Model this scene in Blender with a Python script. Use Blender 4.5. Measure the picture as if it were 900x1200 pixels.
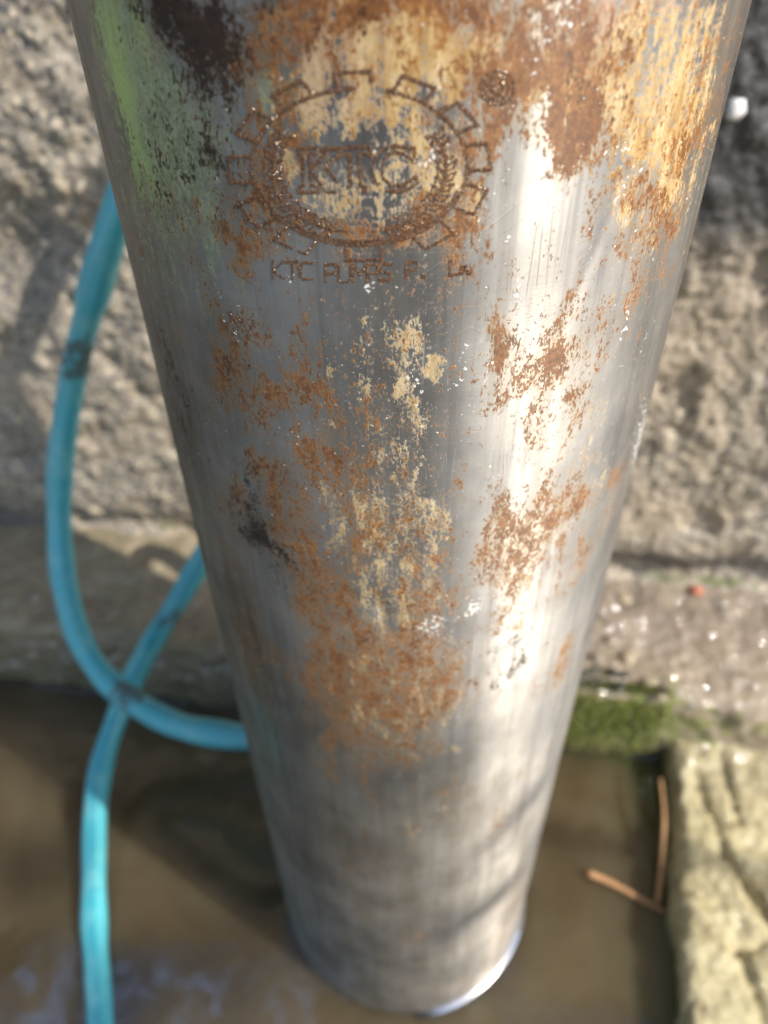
import bpy, bmesh, math, random
import numpy as np
from mathutils import Vector, Matrix
random.seed(7); np.random.seed(7)
for o in list(bpy.data.objects): bpy.data.objects.remove(o)
scn = bpy.context.scene
COL = scn.collection
R = math.radians

# ------------------------------------------------------------------ measurements (metres)
PR = 0.075                       # pump radius, axis at the origin, water level z = 0
PTOP = 0.565
CAM_D, CAM_H = 0.214, 0.505      # camera: distance from the pump axis, height above the water
YAW0 = R(7.0)                    # the kerb runs 7 degrees off the view
LEDGE_V, LEDGE_H, WALL_V, SIDE_U = 0.112, 0.070, 0.213, 0.174
WALL_TOP = 0.88
FPX, CX, CY = 901.0, 450.0, 600.0

# ------------------------------------------------------------------ camera
pitch, yaw, roll = R(41.5), YAW0 + R(2.08), R(1.24)
cam_pos = Vector((CAM_D*math.sin(YAW0), -CAM_D*math.cos(YAW0), CAM_H))
fwd = Vector((-math.sin(yaw)*math.cos(pitch), math.cos(yaw)*math.cos(pitch), -math.sin(pitch)))
right0 = Vector((math.cos(yaw), math.sin(yaw), 0))
up0 = right0.cross(fwd)
right = right0*math.cos(roll) - up0*math.sin(roll)
up = right.cross(fwd)
cd = bpy.data.cameras.new('camera'); cam = bpy.data.objects.new('camera', cd); COL.objects.link(cam)
cam.matrix_world = Matrix(((right.x, up.x, -fwd.x, cam_pos.x), (right.y, up.y, -fwd.y, cam_pos.y),
                           (right.z, up.z, -fwd.z, cam_pos.z), (0, 0, 0, 1)))
cd.sensor_fit = 'HORIZONTAL'; cd.sensor_width = 36; cd.lens = 36*FPX/900
cd.clip_start = 0.005; cd.clip_end = 500
cd.dof.use_dof = True; cd.dof.focus_distance = 0.163; cd.dof.aperture_fstop = 12.5
scn.camera = cam

# ------------------------------------------------------------------ light
SUN_AZ = R(59)                   # to the right of the direction pump -> camera
SUN_EL = R(42)
to_cam = Vector((math.sin(YAW0), -math.cos(YAW0)))
ca, sa = math.cos(SUN_AZ), math.sin(SUN_AZ)
sd = Vector((to_cam.x*ca - to_cam.y*sa, to_cam.x*sa + to_cam.y*ca))   # rotated towards +u (right)
sun_dir = Vector((sd.x*math.cos(SUN_EL), sd.y*math.cos(SUN_EL), math.sin(SUN_EL)))
ld = bpy.data.lights.new('sun', 'SUN'); ld.energy = 3.1; ld.angle = R(0.55); ld.color = (1, .94, .855)
sun = bpy.data.objects.new('sun', ld); COL.objects.link(sun)
sun.rotation_euler = sun_dir.to_track_quat('Z', 'Y').to_euler()
sun.location = (0.6, -0.6, 2)
world = bpy.data.worlds.new('World'); scn.world = world; world.use_nodes = True
wn = world.node_tree; wn.nodes.clear()
sky = wn.nodes.new('ShaderNodeTexSky'); sky.sky_type = 'NISHITA'; sky.sun_disc = False
sky.sun_elevation = SUN_EL; sky.sun_rotation = math.atan2(sun_dir.x, sun_dir.y)
bg = wn.nodes.new('ShaderNodeBackground'); bg.inputs[1].default_value = 0.15
wo = wn.nodes.new('ShaderNodeOutputWorld')
wn.links.new(sky.outputs[0], bg.inputs[0]); wn.links.new(bg.outputs[0], wo.inputs[0])
vs = scn.view_settings; vs.view_transform = 'Standard'; vs.look = 'None'; vs.gamma = 1; vs.use_curve_mapping = False
vs.exposure = 0.95
scn.cycles.sample_clamp_indirect = 6
scn.cycles.use_denoising = True

# ------------------------------------------------------------------ numeric helpers
def ray(px, py):
    return (right*((px-CX)/FPX) + up*(-(py-CY)/FPX) + fwd)
def at_depth(px, py, d):
    return cam_pos + ray(px, py)*d
def on_plane(px, py, axis, val):
    r = ray(px, py); t = (val-cam_pos[axis])/r[axis]
    return cam_pos + r*t
def on_pump(px, py):
    """(arc length s, height z) of the point of the casing seen at a pixel of the photograph"""
    r = ray(px, py)
    a = r.x*r.x+r.y*r.y; b = 2*(cam_pos.x*r.x+cam_pos.y*r.y); c = cam_pos.x**2+cam_pos.y**2-PR*PR
    disc = b*b-4*a*c
    t = (-b-math.sqrt(disc))/(2*a) if disc > 0 else -b/(2*a)
    p = cam_pos + r*t
    ang = math.atan2(p.x, -p.y)          # 0 = towards -v
    return ang*PR, p.z, (p-cam_pos).dot(fwd)

def hash3(i, j, k, seed=0):
    n = (i.astype(np.int64)*374761393 + j.astype(np.int64)*668265263 + k.astype(np.int64)*2147483647 + seed*974634777) & 0xffffffff
    n = ((n ^ (n >> 13))*1274126177) & 0xffffffff
    n = ((n ^ (n >> 16))*2246822519) & 0xffffffff
    return ((n ^ (n >> 15)) & 0xffffff)/float(0xffffff)
def vnoise(P, scale, seed=0):
    Q = P*scale; I = np.floor(Q); F = Q-I; F = F*F*(3-2*F); I = I.astype(np.int64)
    out = 0
    for a in (0, 1):
        for b in (0, 1):
            for c in (0, 1):
                w = (F[:, 0] if a else 1-F[:, 0])*(F[:, 1] if b else 1-F[:, 1])*(F[:, 2] if c else 1-F[:, 2])
                out = out + w*hash3(I[:, 0]+a, I[:, 1]+b, I[:, 2]+c, seed)
    return out*2-1
def fbm(P, scale, octv=4, gain=.5, seed=0):
    s, a, t = 0, 1, 0
    for k in range(octv):
        s = s + a*vnoise(P+k*3.17, scale*2**k, seed+k); t += a; a *= gain
    return s/t
def worley(P, scale, seed=0):
    Q = P*scale; I = np.floor(Q).astype(np.int64); d1 = np.full(len(P), 9.); idv = np.zeros(len(P))
    for a in (-1, 0, 1):
        for b in (-1, 0, 1):
            for c in (-1, 0, 1):
                J = I+np.array([a, b, c])
                h = [hash3(J[:, 0], J[:, 1], J[:, 2], seed+q) for q in (1, 2, 3)]
                d = np.sqrt((J[:, 0]+h[0]-Q[:, 0])**2+(J[:, 1]+h[1]-Q[:, 1])**2+(J[:, 2]+h[2]-Q[:, 2])**2)
                m = d < d1; d1 = np.where(m, d, d1); idv = np.where(m, h[0], idv)
    return d1, idv
def smooth(x, a, b):
    t = np.clip((x-a)/(b-a), 0, 1); return t*t*(3-2*t)

# ------------------------------------------------------------------ object helpers
def tag(o, label=None, cat=None, group=None, kind=None):
    if label: o['label'] = label
    if cat: o['category'] = cat
    if group: o['group'] = group
    if kind: o['kind'] = kind
    return o
def link(name, me, mats, parent=None, smooth_=True):
    for m in (mats if isinstance(mats, (list, tuple)) else [mats]): me.materials.append(m)
    if smooth_ and len(me.polygons): me.polygons.foreach_set('use_smooth', [True]*len(me.polygons))
    o = bpy.data.objects.new(name, me); COL.objects.link(o)
    if parent: o.parent = parent
    return o
def empty(name, loc=(0, 0, 0)):
    o = bpy.data.objects.new(name, None); COL.objects.link(o); o.location = loc; o.empty_display_size = .02
    return o
def grid_mesh(name, V, nu, nv, wrap=False, attrs=None, flip=False):
    """V (nv*nu,3), rows of nu"""
    me = bpy.data.meshes.new(name)
    j, i = np.meshgrid(np.arange(nv-1), np.arange(nu if wrap else nu-1), indexing='ij')
    i2 = (i+1) % nu
    q = np.stack([j*nu+i, j*nu+i2, (j+1)*nu+i2, (j+1)*nu+i], -1).reshape(-1, 4)
    if flip: q = q[:, ::-1]
    me.vertices.add(len(V)); me.vertices.foreach_set('co', np.ascontiguousarray(V, dtype=np.float32).ravel())
    me.loops.add(q.size); me.loops.foreach_set('vertex_index', q.ravel().astype(np.int32))
    me.polygons.add(len(q)); me.polygons.foreach_set('loop_start', np.arange(0, q.size, 4, dtype=np.int32))
    me.update(calc_edges=True)
    for k, a in (attrs or {}).items():
        if a.ndim == 1:
            at = me.attributes.new(k, 'FLOAT', 'POINT'); at.data.foreach_set('value', a.astype(np.float32))
        else:
            at = me.attributes.new(k, 'FLOAT_VECTOR', 'POINT'); at.data.foreach_set('vector', a.astype(np.float32).ravel())
    return me
def poly_mesh(name, verts, faces, mi=None):
    me = bpy.data.meshes.new(name); me.from_pydata([tuple(v) for v in verts], [], faces); me.update()
    if mi is not None: me.polygons.foreach_set('material_index', mi)
    return me
def tube_mesh(name, pts, radii, n=20, caps=True, ribs=0.0):
    pts = [Vector(p) for p in pts]; N = len(pts); V = []; Wr = []
    t0 = (pts[1]-pts[0]).normalized(); nrm = t0.orthogonal().normalized(); L = 0
    for k in range(N):
        t = (pts[min(k+1, N-1)]-pts[max(k-1, 0)]).normalized()
        nrm = (nrm - t*nrm.dot(t)).normalized(); b = t.cross(nrm)
        if k: L += (pts[k]-pts[k-1]).length
        for a in range(n):
            th = 2*math.pi*a/n; rr = radii[k]*(1+ribs*(1 if a % 2 else 0))
            V.append(pts[k]+nrm*math.cos(th)*rr+b*math.sin(th)*rr); Wr.append((a/n, L, 0))
    F = []
    for k in range(N-1):
        for a in range(n):
            a2 = (a+1) % n
            F.append((k*n+a, k*n+a2, (k+1)*n+a2, (k+1)*n+a))
    if caps:
        F.append(tuple(range(n-1, -1, -1))); F.append(tuple((N-1)*n+a for a in range(n)))
    me = poly_mesh(name, V, F)
    at = me.attributes.new('wrap', 'FLOAT_VECTOR', 'POINT'); at.data.foreach_set('vector', np.array(Wr, dtype=np.float32).ravel())
    return me
def catmull(P, per=14):
    P = [Vector(p) for p in P]; P = [P[0]*2-P[1]]+P+[P[-1]*2-P[-2]]; out = []
    for k in range(1, len(P)-2):
        a, b, c, d = P[k-1:k+3]
        for i in range(per):
            t = i/per
            out.append(.5*((2*b)+(c-a)*t+(2*a-5*b+4*c-d)*t*t+(3*b-a-3*c+d)*t**3))
    out.append(P[-2]); return out

# ------------------------------------------------------------------ node helpers
class NT:
    def __init__(s, name):
        s.m = bpy.data.materials.new(name); s.m.use_nodes = True; s.t = s.m.node_tree; s.n = s.t.nodes
        s.b = s.n['Principled BSDF']; s.out = s.n['Material Output']
    def new(s, k, **p):
        x = s.n.new(k)
        for a, v in p.items(): setattr(x, a, v)
        return x
    def put(s, sock, v):
        if isinstance(v, bpy.types.NodeSocket): s.t.links.new(v, sock)
        elif isinstance(v, (tuple, list)) and len(v) == 3 and sock.type == 'RGBA': sock.default_value = (*v, 1)
        else: sock.default_value = v
    def attr(s, name, vec=False):
        a = s.new('ShaderNodeAttribute', attribute_name=name); return a.outputs['Vector' if vec else 'Fac']
    def math(s, op, a, b=0.0, c=0.0, clamp=False):
        x = s.new('ShaderNodeMath', operation=op, use_clamp=clamp)
        s.put(x.inputs[0], a); s.put(x.inputs[1], b); s.put(x.inputs[2], c); return x.outputs[0]
    def vmul(s, v, k):
        x = s.new('ShaderNodeVectorMath', operation='MULTIPLY'); s.put(x.inputs[0], v); x.inputs[1].default_value = k; return x.outputs[0]
    def noise(s, v, scale, detail=4, rough=.55, dist=0, col=False):
        x = s.new('ShaderNodeTexNoise'); s.put(x.inputs['Vector'], v); x.inputs['Scale'].default_value = scale
        x.inputs['Detail'].default_value = detail; x.inputs['Roughness'].default_value = rough; x.inputs['Distortion'].default_value = dist
        return x.outputs['Color' if col else 'Fac']
    def voro(s, v, scale, feature='F1', out='Distance'):
        x = s.new('ShaderNodeTexVoronoi', feature=feature); s.put(x.inputs['Vector'], v); x.inputs['Scale'].default_value = scale
        return x.outputs[out]
    def rng(s, v, a, b, c=0.0, d=1.0, sm=True):
        x = s.new('ShaderNodeMapRange'); x.interpolation_type = 'SMOOTHSTEP' if sm else 'LINEAR'
        s.put(x.inputs[0], v); s.put(x.inputs[1], a); s.put(x.inputs[2], b); s.put(x.inputs[3], c); s.put(x.inputs[4], d); return x.outputs[0]
    def mix(s, f, a, b):
        x = s.new('ShaderNodeMix', data_type='RGBA'); s.put(x.inputs[0], f); s.put(x.inputs[6], a); s.put(x.inputs[7], b); return x.outputs[2]
    def fmix(s, f, a, b):
        x = s.new('ShaderNodeMix', data_type='FLOAT'); s.put(x.inputs[0], f); s.put(x.inputs[2], a); s.put(x.inputs[3], b); return x.outputs[0]
    def ramp(s, f, stops):
        x = s.new('ShaderNodeValToRGB'); s.put(x.inputs[0], f); e = x.color_ramp.elements
        while len(e) < len(stops): e.new(.5)
        for k, (p, c) in enumerate(stops): e[k].position = p; e[k].color = (*c, 1)
        return x.outputs[0]
    def bump(s, h, strength, dist, normal=None):
        x = s.new('ShaderNodeBump'); s.put(x.inputs['Height'], h); x.inputs['Strength'].default_value = strength
        x.inputs['Distance'].default_value = dist
        if normal: s.put(x.inputs['Normal'], normal)
        return x.outputs[0]
    def set(s, **k):
        for a, v in k.items(): s.put(s.b.inputs[a.replace('_', ' ')], v)
        return s.m
def obj_co(n): return n.new('ShaderNodeTexCoord').outputs['Object']

# ------------------------------------------------------------------ materials
def mat_steel():
    n = NT('worn_stainless_steel'); w = n.attr('wrap', True)
    tall = n.vmul(w, (1, .45, 1)); taller = n.vmul(w, (1, .16, 1)); wide = n.vmul(w, (.05, 1, 1)); slant = n.vmul(w, (1, .3, 1))
    fine = n.noise(tall, 520, 8, .75); mid = n.noise(tall, 210, 6, .68, .8); streak = n.noise(taller, 260, 5, .65)
    speck = n.noise(w, 900, 5, .6)
    # breakup signal for rust patches
    grit = n.noise(tall, 1700, 3, .7)
    br = n.math('ADD', n.math('ADD', n.math('MULTIPLY', fine, .34), n.math('MULTIPLY', grit, .27)), n.math('ADD', n.math('MULTIPLY', mid, .23), n.math('MULTIPLY', speck, .16)))
    br = n.math('MULTIPLY', n.math('SUBTRACT', br, .5), 9.5)
    br2 = n.math('ADD', n.math('ADD', n.math('MULTIPLY', streak, .17), n.math('MULTIPLY', grit, .20)), n.math('ADD', n.math('ADD', n.math('MULTIPLY', n.noise(slant, 300, 8, .78), .24), n.math('MULTIPLY', fine, .21)), n.math('MULTIPLY', speck, .18)))
    br2 = n.math('MULTIPLY', n.math('SUBTRACT', br2, .5), 7.5)
    def mask(attr, sig, soft=.12, off=0.0):
        return n.rng(n.math('ADD', sig, n.math('SUBTRACT', n.attr(attr), .5+off)), 0.0, soft)
    m_rust = mask('rust', br, .30, .20); m_dark = mask('dark', br2, .5, .0); m_cream = mask('cream', br2, .30, .08); core = n.rng(n.math('ADD', br, n.attr('rust')), .75, 1.9)
    m_green = mask('green', n.math('MULTIPLY', br2, 1.1), .9, -.22); m_lime = mask('lime', n.math('MULTIPLY', n.math('SUBTRACT', speck, .5), 3), .1)
    halo = mask('rust', n.math('MULTIPLY', br, .5), .6, -.22)
    # bare steel
    brush = n.noise(wide, 2600, 3, .6); brush2 = n.noise(n.vmul(w, (.16, 1, 1)), 900, 4, .6)
    vert = n.noise(n.vmul(w, (1, .02, 1)), 700, 3, .6); cloud = n.noise(w, 28, 5, .6)
    steel = n.mix(n.rng(cloud, .3, .7), (.29, .282, .268), (.45, .432, .40))
    vert2 = n.noise(n.vmul(w, (1, .035, 1)), 170, 4, .65)
    steel = n.mix(n.math('MULTIPLY', n.rng(vert, .45, .75), .45), steel, (.22, .215, .205)); steel = n.mix(n.math('MULTIPLY', n.rng(vert2, .48, .66), .65), steel, (.13, .128, .125))
    fm = n.attr('film'); film_reflection_v = n.math('MULTIPLY', fm, n.rng(n.noise(taller, 120, 4, .6), .25, .7, .55, 1.0), clamp=True)
    col = n.mix(film_reflection_v, steel, n.mix(n.rng(cloud, .35, .65), (.095, .080, .058), (.17, .15, .115)))  # brown film, also used to paint the dark water mirrored at the foot
    pal = n.math('MULTIPLY', n.attr('pale'), n.rng(n.noise(taller, 90, 6, .65), .3, .65, .25, 1.0), clamp=True)
    col = n.mix(n.math('MULTIPLY', pal, .8), col, n.mix(n.rng(cloud, .35, .65), (.36, .33, .29), (.50, .455, .39)))  # brighter reflections painted into the steel colour
    col = n.mix(n.math('MULTIPLY', m_green, .88), col, n.mix(n.math('MULTIPLY', n.attr('vivid'), n.rng(streak, .35, .6)), n.mix(n.rng(fine, .38, .6), (.27, .30, .16), (.46, .52, .31)), (.50, .66, .22)))
    creamc = n.ramp(n.noise(slant, 420, 5, .7), [(.28, (.22, .16, .095)), (.43, (.44, .32, .16)), (.56, (.56, .42, .24)), (.72, (.68, .58, .42))])
    creamc = n.mix(n.math('MULTIPLY', n.attr('ochre'), n.rng(mid, .3, .55, .5, 1.0)), creamc, n.ramp(n.noise(slant, 300, 6, .75), [(.3, (.17, .085, .03)), (.44, (.40, .24, .085)), (.56, (.55, .39, .18)), (.70, (.66, .54, .34))]))
    creamc = n.mix(n.math('MULTIPLY', n.attr('mauve'), .7), creamc, n.mix(n.rng(fine, .4, .6), (.30, .17, .12), (.46, .33, .28)))
    col = n.mix(n.math('MULTIPLY', halo, .45), col, (.38, .25, .11))
    col = n.mix(m_cream, col, creamc)
    rustc = n.ramp(n.math('ADD', n.math('MULTIPLY', n.noise(w, 700, 5, .75), .6), n.math('MULTIPLY', n.noise(w, 130, 4, .6), .4)), [(.30, (.060, .022, .009)), (.44, (.17, .062, .018)), (.56, (.34, .145, .038)), (.66, (.44, .22, .065)), (.80, (.56, .36, .14))])
    rustc = n.mix(n.math('MULTIPLY', core, .75), rustc, (.105, .038, .013)); col = n.mix(n.math('MULTIPLY', m_rust, .94), col, rustc)
    darkc = n.ramp(n.noise(w, 500, 5, .7), [(.3, (.014, .008, .005)), (.55, (.042, .021, .010)), (.8, (.11, .052, .020))])
    col = n.mix(m_dark, col, darkc)
    col = n.mix(m_lime, col, (.75, .73, .68))
    any_ = n.math('MAXIMUM', n.math('MAXIMUM', m_rust, m_dark), n.math('MAXIMUM', m_cream, m_lime))
    dull = n.math('MAXIMUM', any_, n.math('MAXIMUM', n.math('MULTIPLY', m_green, .75), n.math('MAXIMUM', n.math('MULTIPLY', film_reflection_v, .82), n.math('MULTIPLY', pal, .6))))
    metal = n.math('MULTIPLY', n.math('SUBTRACT', 1.0, dull, clamp=True), n.fmix(n.attr('polish'), n.rng(vert2, .4, .65, .95, .80), 1.0))
    rs = n.math('ADD', n.rng(n.noise(w, 60, 5, .65), .3, .7, .48, .61), n.math('MULTIPLY', brush, .12))
    rs = n.fmix(n.attr('polish'), rs, .10)
    rough = n.fmix(n.math('MULTIPLY', dull, .9), rs, .62)
    h = n.math('ADD', n.math('MULTIPLY', any_, n.math('ADD', .45, n.math('MULTIPLY', fine, .9))), n.math('MULTIPLY', n.math('MULTIPLY', speck, any_), .8))
    nb = n.bump(h, .38, .00022)
    scr = n.voro(n.vmul(w, (1.0, .05, 1)), 260, 'DISTANCE_TO_EDGE'); scr = n.rng(scr, .0, .012, 1.0, 0.0)
    rot = n.new('ShaderNodeVectorRotate', rotation_type='Z_AXIS'); n.put(rot.inputs['Vector'], w); rot.inputs['Angle'].default_value = R(58)
    scr2 = n.voro(n.vmul(rot.outputs[0], (1, .035, 1)), 150, 'DISTANCE_TO_EDGE')
    scr2 = n.math('MULTIPLY', n.rng(scr2, 0, .010, 1.0, 0.0), n.rng(n.noise(w, 35, 2), .5, .62))
    scr3 = n.math('MULTIPLY', n.rng(n.voro(n.vmul(w, (.045, 1, 1)), 420, 'DISTANCE_TO_EDGE'), 0, .02, 1.0, 0.0), n.rng(n.noise(w, 45, 3), .46, .60))
    hs = n.math('ADD', n.math('ADD', n.math('MULTIPLY', brush, .9), n.math('MULTIPLY', brush2, 1.3)),
                n.math('MULTIPLY', n.math('ADD', n.math('ADD', scr3, n.math('MULTIPLY', scr, n.rng(n.noise(w, 60, 3), .5, .65))), scr2), -1.8))
    hs = n.math('ADD', hs, n.math('MULTIPLY', n.noise(w, 14, 3), 6.0))
    nb = n.bump(hs, .30, .00007, nb)
    tg = n.new('ShaderNodeTangent', direction_type='RADIAL', axis='Z')
    return n.set(Base_Color=col, Metallic=metal, Roughness=rough, Normal=nb, Anisotropic=n.math('MULTIPLY', n.math('SUBTRACT', 1.0, n.attr('polish')), .92), Anisotropic_Rotation=.25, Tangent=tg.outputs[0])

def mat_wall():
    n = NT('roughcast_concrete'); c = obj_co(n)
    a = n.noise(c, 40, 6, .6); b = n.noise(c, 260, 6, .7); g = n.voro(c, 330, 'F1', 'Color')
    sep = n.new('ShaderNodeSeparateColor'); n.put(sep.inputs[0], g)
    col = n.ramp(n.math('ADD', n.math('MULTIPLY', a, .5), n.math('MULTIPLY', b, .5)), [(.32, (.16, .138, .110)), (.47, (.32, .278, .218)), (.60, (.46, .40, .318)), (.75, (.56, .495, .395))])
    col = n.mix(n.rng(sep.outputs[0], .72, .9), col, (.56, .47, .34))
    col = n.mix(n.rng(sep.outputs[1], .80, .95), col, (.11, .105, .11))
    col = n.mix(n.math('MULTIPLY', n.rng(n.noise(c, 12, 4, .6, .5), .45, .62), .55), col, n.mix(b, (.26, .195, .13), (.52, .42, .30)))
    dm = n.math('MULTIPLY', n.attr('damp_shade'), n.rng(n.noise(c, 30, 5, .6), .1, .42, .5, 1.0), clamp=True)
    col = n.mix(dm, col, (.055, .053, .052))  # dark colour that stands in for shade on the wall
    mo = n.rng(n.math('ADD', n.attr('moss'), n.math('MULTIPLY', n.math('SUBTRACT', n.noise(c, 90, 5, .7), .5), 1.6)), .35, .75)
    col = n.mix(mo, col, n.mix(b, (.05, .07, .02), (.16, .18, .06)))
    hb = n.math('ADD', n.noise(c, 900, 4, .6), n.math('MULTIPLY', n.voro(c, 420), 1.2))
    return n.set(Base_Color=col, Roughness=n.fmix(n.attr('damp_shade'), .85, .55), Normal=n.bump(hb, .6, .0006))

def mat_ledge(name, base):
    n = NT(name); c = obj_co(n)
    a = n.noise(c, 35, 6, .6, .5); b = n.noise(c, 300, 6, .7)
    col = n.ramp(n.math('ADD', n.math('MULTIPLY', a, .45), n.math('MULTIPLY', n.math('ADD', b, n.noise(c, 110, 5, .6)), .275)), base)
    gl = n.rng(n.math('ADD', n.attr('moss'), n.math('MULTIPLY', n.math('SUBTRACT', n.noise(c, 80, 6, .75), .5), 3.2)), .40, .80)
    col = n.mix(gl, col, n.ramp(n.noise(c, 160, 6, .7), [(.3, (.05, .06, .015)), (.5, (.16, .19, .035)), (.7, (.34, .34, .09))]))
    ol = n.attr('olive'); col = n.mix(n.math('MULTIPLY', ol, n.rng(b, .3, .6, .4, .9)), col, (.16, .15, .055))
    wet = n.attr('wet'); col = n.mix(n.math('MULTIPLY', wet, .45), col, n.mix(b, (.09, .072, .056), (.17, .135, .105)))
    hb = n.math('ADD', n.noise(c, 700, 4, .6), n.math('MULTIPLY', n.voro(c, 380), .9))
    nrm = n.bump(hb, .7, .0006)
    m = n.set(Base_Color=col, Roughness=.75, Normal=nrm)
    n.put(n.b.inputs['Coat Weight'], n.math('MULTIPLY', wet, n.rng(n.noise(c, 60, 4), .35, .5), clamp=True))
    n.b.inputs['Coat Roughness'].default_value = .07; n.b.inputs['Coat IOR'].default_value = 1.9
    n.put(n.b.inputs['Coat Normal'], n.bump(n.noise(c, 110, 1, .5), 1.0, .009))
    return m

def mat_water():
    n = NT('murky_water'); c = obj_co(n)
    d = n.noise(c, 9, 5, .6, 1.2)
    col = n.mix(n.rng(d, .3, .7), (.085, .062, .030), (.125, .098, .056))
    al = n.rng(n.math('ADD', n.attr('algae'), n.math('MULTIPLY', n.math('SUBTRACT', n.noise(c, 40, 4), .5), .9)), .3, .9)
    col = n.mix(n.math('MULTIPLY', al, .6), col, (.055, .075, .018))
    sp = n.rng(n.noise(c, 520, 2, .5), .76, .80); col = n.mix(n.math('MULTIPLY', sp, .5), col, (.26, .20, .11))
    nb = n.bump(n.math('ADD', n.noise(c, 16, 3, .5), n.math('MULTIPLY', n.noise(c, 70, 2, .5), .12)), .5, .0018)
    n.b.inputs['Subsurface Weight'].default_value = 1.0; n.b.inputs['Subsurface Radius'].default_value = (1.0, .8, .55)
    n.b.inputs['Subsurface Scale'].default_value = .16
    fl = n.math('MULTIPLY', n.math('MULTIPLY', n.attr('sheen'), n.rng(n.noise(c, 55, 3, .5, .8), .42, .68)), .7)
    return n.set(Base_Color=col, Roughness=.03, IOR=n.fmix(fl, 1.45, 3.2), Normal=nb)

def mat_hose():
    n = NT('teal_hose_plastic'); w = n.attr('wrap', True); c = obj_co(n)
    sx = n.new('ShaderNodeSeparateXYZ'); n.put(sx.inputs[0], w)
    band = n.math('SINE', n.math('MULTIPLY', sx.outputs[0], 2*math.pi*3))
    col = n.mix(n.rng(band, .1, .9), (.10, .47, .53), (.045, .33, .40))
    col = n.mix(n.math('MULTIPLY', n.rng(n.noise(c, 60, 5, .6), .45, .7), .5), col, (.24, .55, .54))
    dirt = n.rng(n.math('ADD', n.math('MULTIPLY', n.noise(c, 110, 5, .65), 1.0), n.math('MULTIPLY', n.math('MULTIPLY', n.attr('grime'), n.noise(c, 170, 4, .6)), .85)), .68, .84)
    col = n.mix(n.math('MULTIPLY', dirt, .75), col, n.mix(n.noise(c, 300, 3), (.035, .03, .02), (.16, .12, .07)))
    m = n.set(Base_Color=col, Roughness=n.fmix(dirt, .30, .7), Normal=n.bump(n.noise(c, 260, 4), .25, .0006))
    n.b.inputs['Subsurface Weight'].default_value = .25; n.b.inputs['Subsurface Radius'].default_value = (.002, .006, .006)
    n.b.inputs['Subsurface Scale'].default_value = .6
    return m
def mat_simple(name, ca_, cb, scale=300, rough=.8, bump=.4, metallic=0, dist=.0004):
    n = NT(name); c = obj_co(n); f = n.noise(c, scale, 5, .65)
    return n.set(Base_Color=n.mix(n.rng(f, .3, .7), ca_, cb), Roughness=rough, Metallic=metallic, Normal=n.bump(f, bump, dist))

M_STEEL = mat_steel(); M_WALL = mat_wall()
M_LEDGE = mat_ledge('ledge_mortar', [(.34, (.14, .11, .078)), (.46, (.30, .24, .17)), (.58, (.46, .37, .265)), (.72, (.58, .48, .35))])
M_STONE = mat_ledge('pale_stone', [(.34, (.13, .10, .055)), (.45, (.33, .275, .145)), (.55, (.50, .43, .245)), (.70, (.63, .55, .36))])
M_WATER = mat_water(); M_HOSE = mat_hose()
M_PIT = mat_simple('rusty_punch_mark', (.045, .021, .010), (.19, .085, .032), 1500, .75)
M_BURR = mat_simple('raised_steel_burr', (.42, .30, .20), (.62, .54, .45), 1500, .32, .2, .7)

# ------------------------------------------------------------------ ground and walls
def span(*segs):
    out = [segs[0][0]]
    for a, b, st in segs:
        k = max(1, int(round((b-a)/st))); out += list(np.linspace(a, b, k+1)[1:])
    return np.array(out)

SIDE_H = .026
_e1, _e2 = on_plane(787, 885, 2, SIDE_H-.004), on_plane(803, 1200, 2, SIDE_H-.004)
SIDE_M = (_e1.x-_e2.x)/(_e1.y-_e2.y); SIDE_U = _e1.x-SIDE_M*_e1.y
# rough wall behind
U = span((-3.0, -.46, .06), (-.46, .46, .0018), (.46, 3.0, .06)); Z = span((-.05, .03, .02), (.03, .60, .0018), (.60, WALL_TOP, .012))
uu, zz = np.meshgrid(U, Z); P = np.stack([uu.ravel(), np.full(uu.size, WALL_V), zz.ravel()], 1)
dW, idW = worley(P, 210, 3); dB, idB = worley(P, 75, 9)
big = fbm(P, 9, 3, .5, 1); lump = fbm(P, 40, 4, .55, 2); fine = fbm(P, 190, 3, .6, 5)
pits = smooth(fbm(P, 28, 3, .5, 31), .28, .55)
disp = big*.005 + lump*.0032 + (1-dW)*.0032*(.4+.6*idW) + smooth(idB, .55, 1)*np.clip(.75-dB, 0, 1)*.006 + fine*.0012 - pits*.004
hol = np.zeros(len(P))
for (px, py, rr, dep) in ((12, 300, .030, .016), (-5, 420, .02, .009), (200, 470, .01, .005), (170, 500, .008, .004), (880, 665, .03, .008), (745, 675, .03, .005)):
    h = on_plane(px, py, 1, WALL_V); hol += dep*np.exp(-((P[:, 0]-h.x)**2+(P[:, 2]-h.z)**2)/(rr*rr))
for t in np.linspace(0, 1, 15):
    h = on_plane(15+185*t+12*math.sin(t*9), 235+290*t, 1, WALL_V); hol += .0055*np.exp(-((P[:, 0]-h.x)**2+(P[:, 2]-h.z)**2)/(.007**2))*(.5+.5*math.sin(t*17)**2)
undercut = np.exp(-((P[:, 2]-.082)/.014)**2)*(.010+.006*lump)
Y = WALL_V - disp + hol + undercut
damp_shade = np.zeros(len(P))
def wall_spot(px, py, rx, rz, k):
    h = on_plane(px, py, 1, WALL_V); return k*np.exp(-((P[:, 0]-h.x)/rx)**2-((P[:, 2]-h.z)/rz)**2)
damp_shade += wall_spot(900, 40, .060, .085, 1.6) + wall_spot(880, 200, .040, .03, .9) + wall_spot(0, 620, .07, .018, .9) + wall_spot(820, 665, .12, .012, .9) + wall_spot(10, 330, .03, .03, .5)  # wall shade painted in as dark patches, strongest at the upper right
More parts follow.
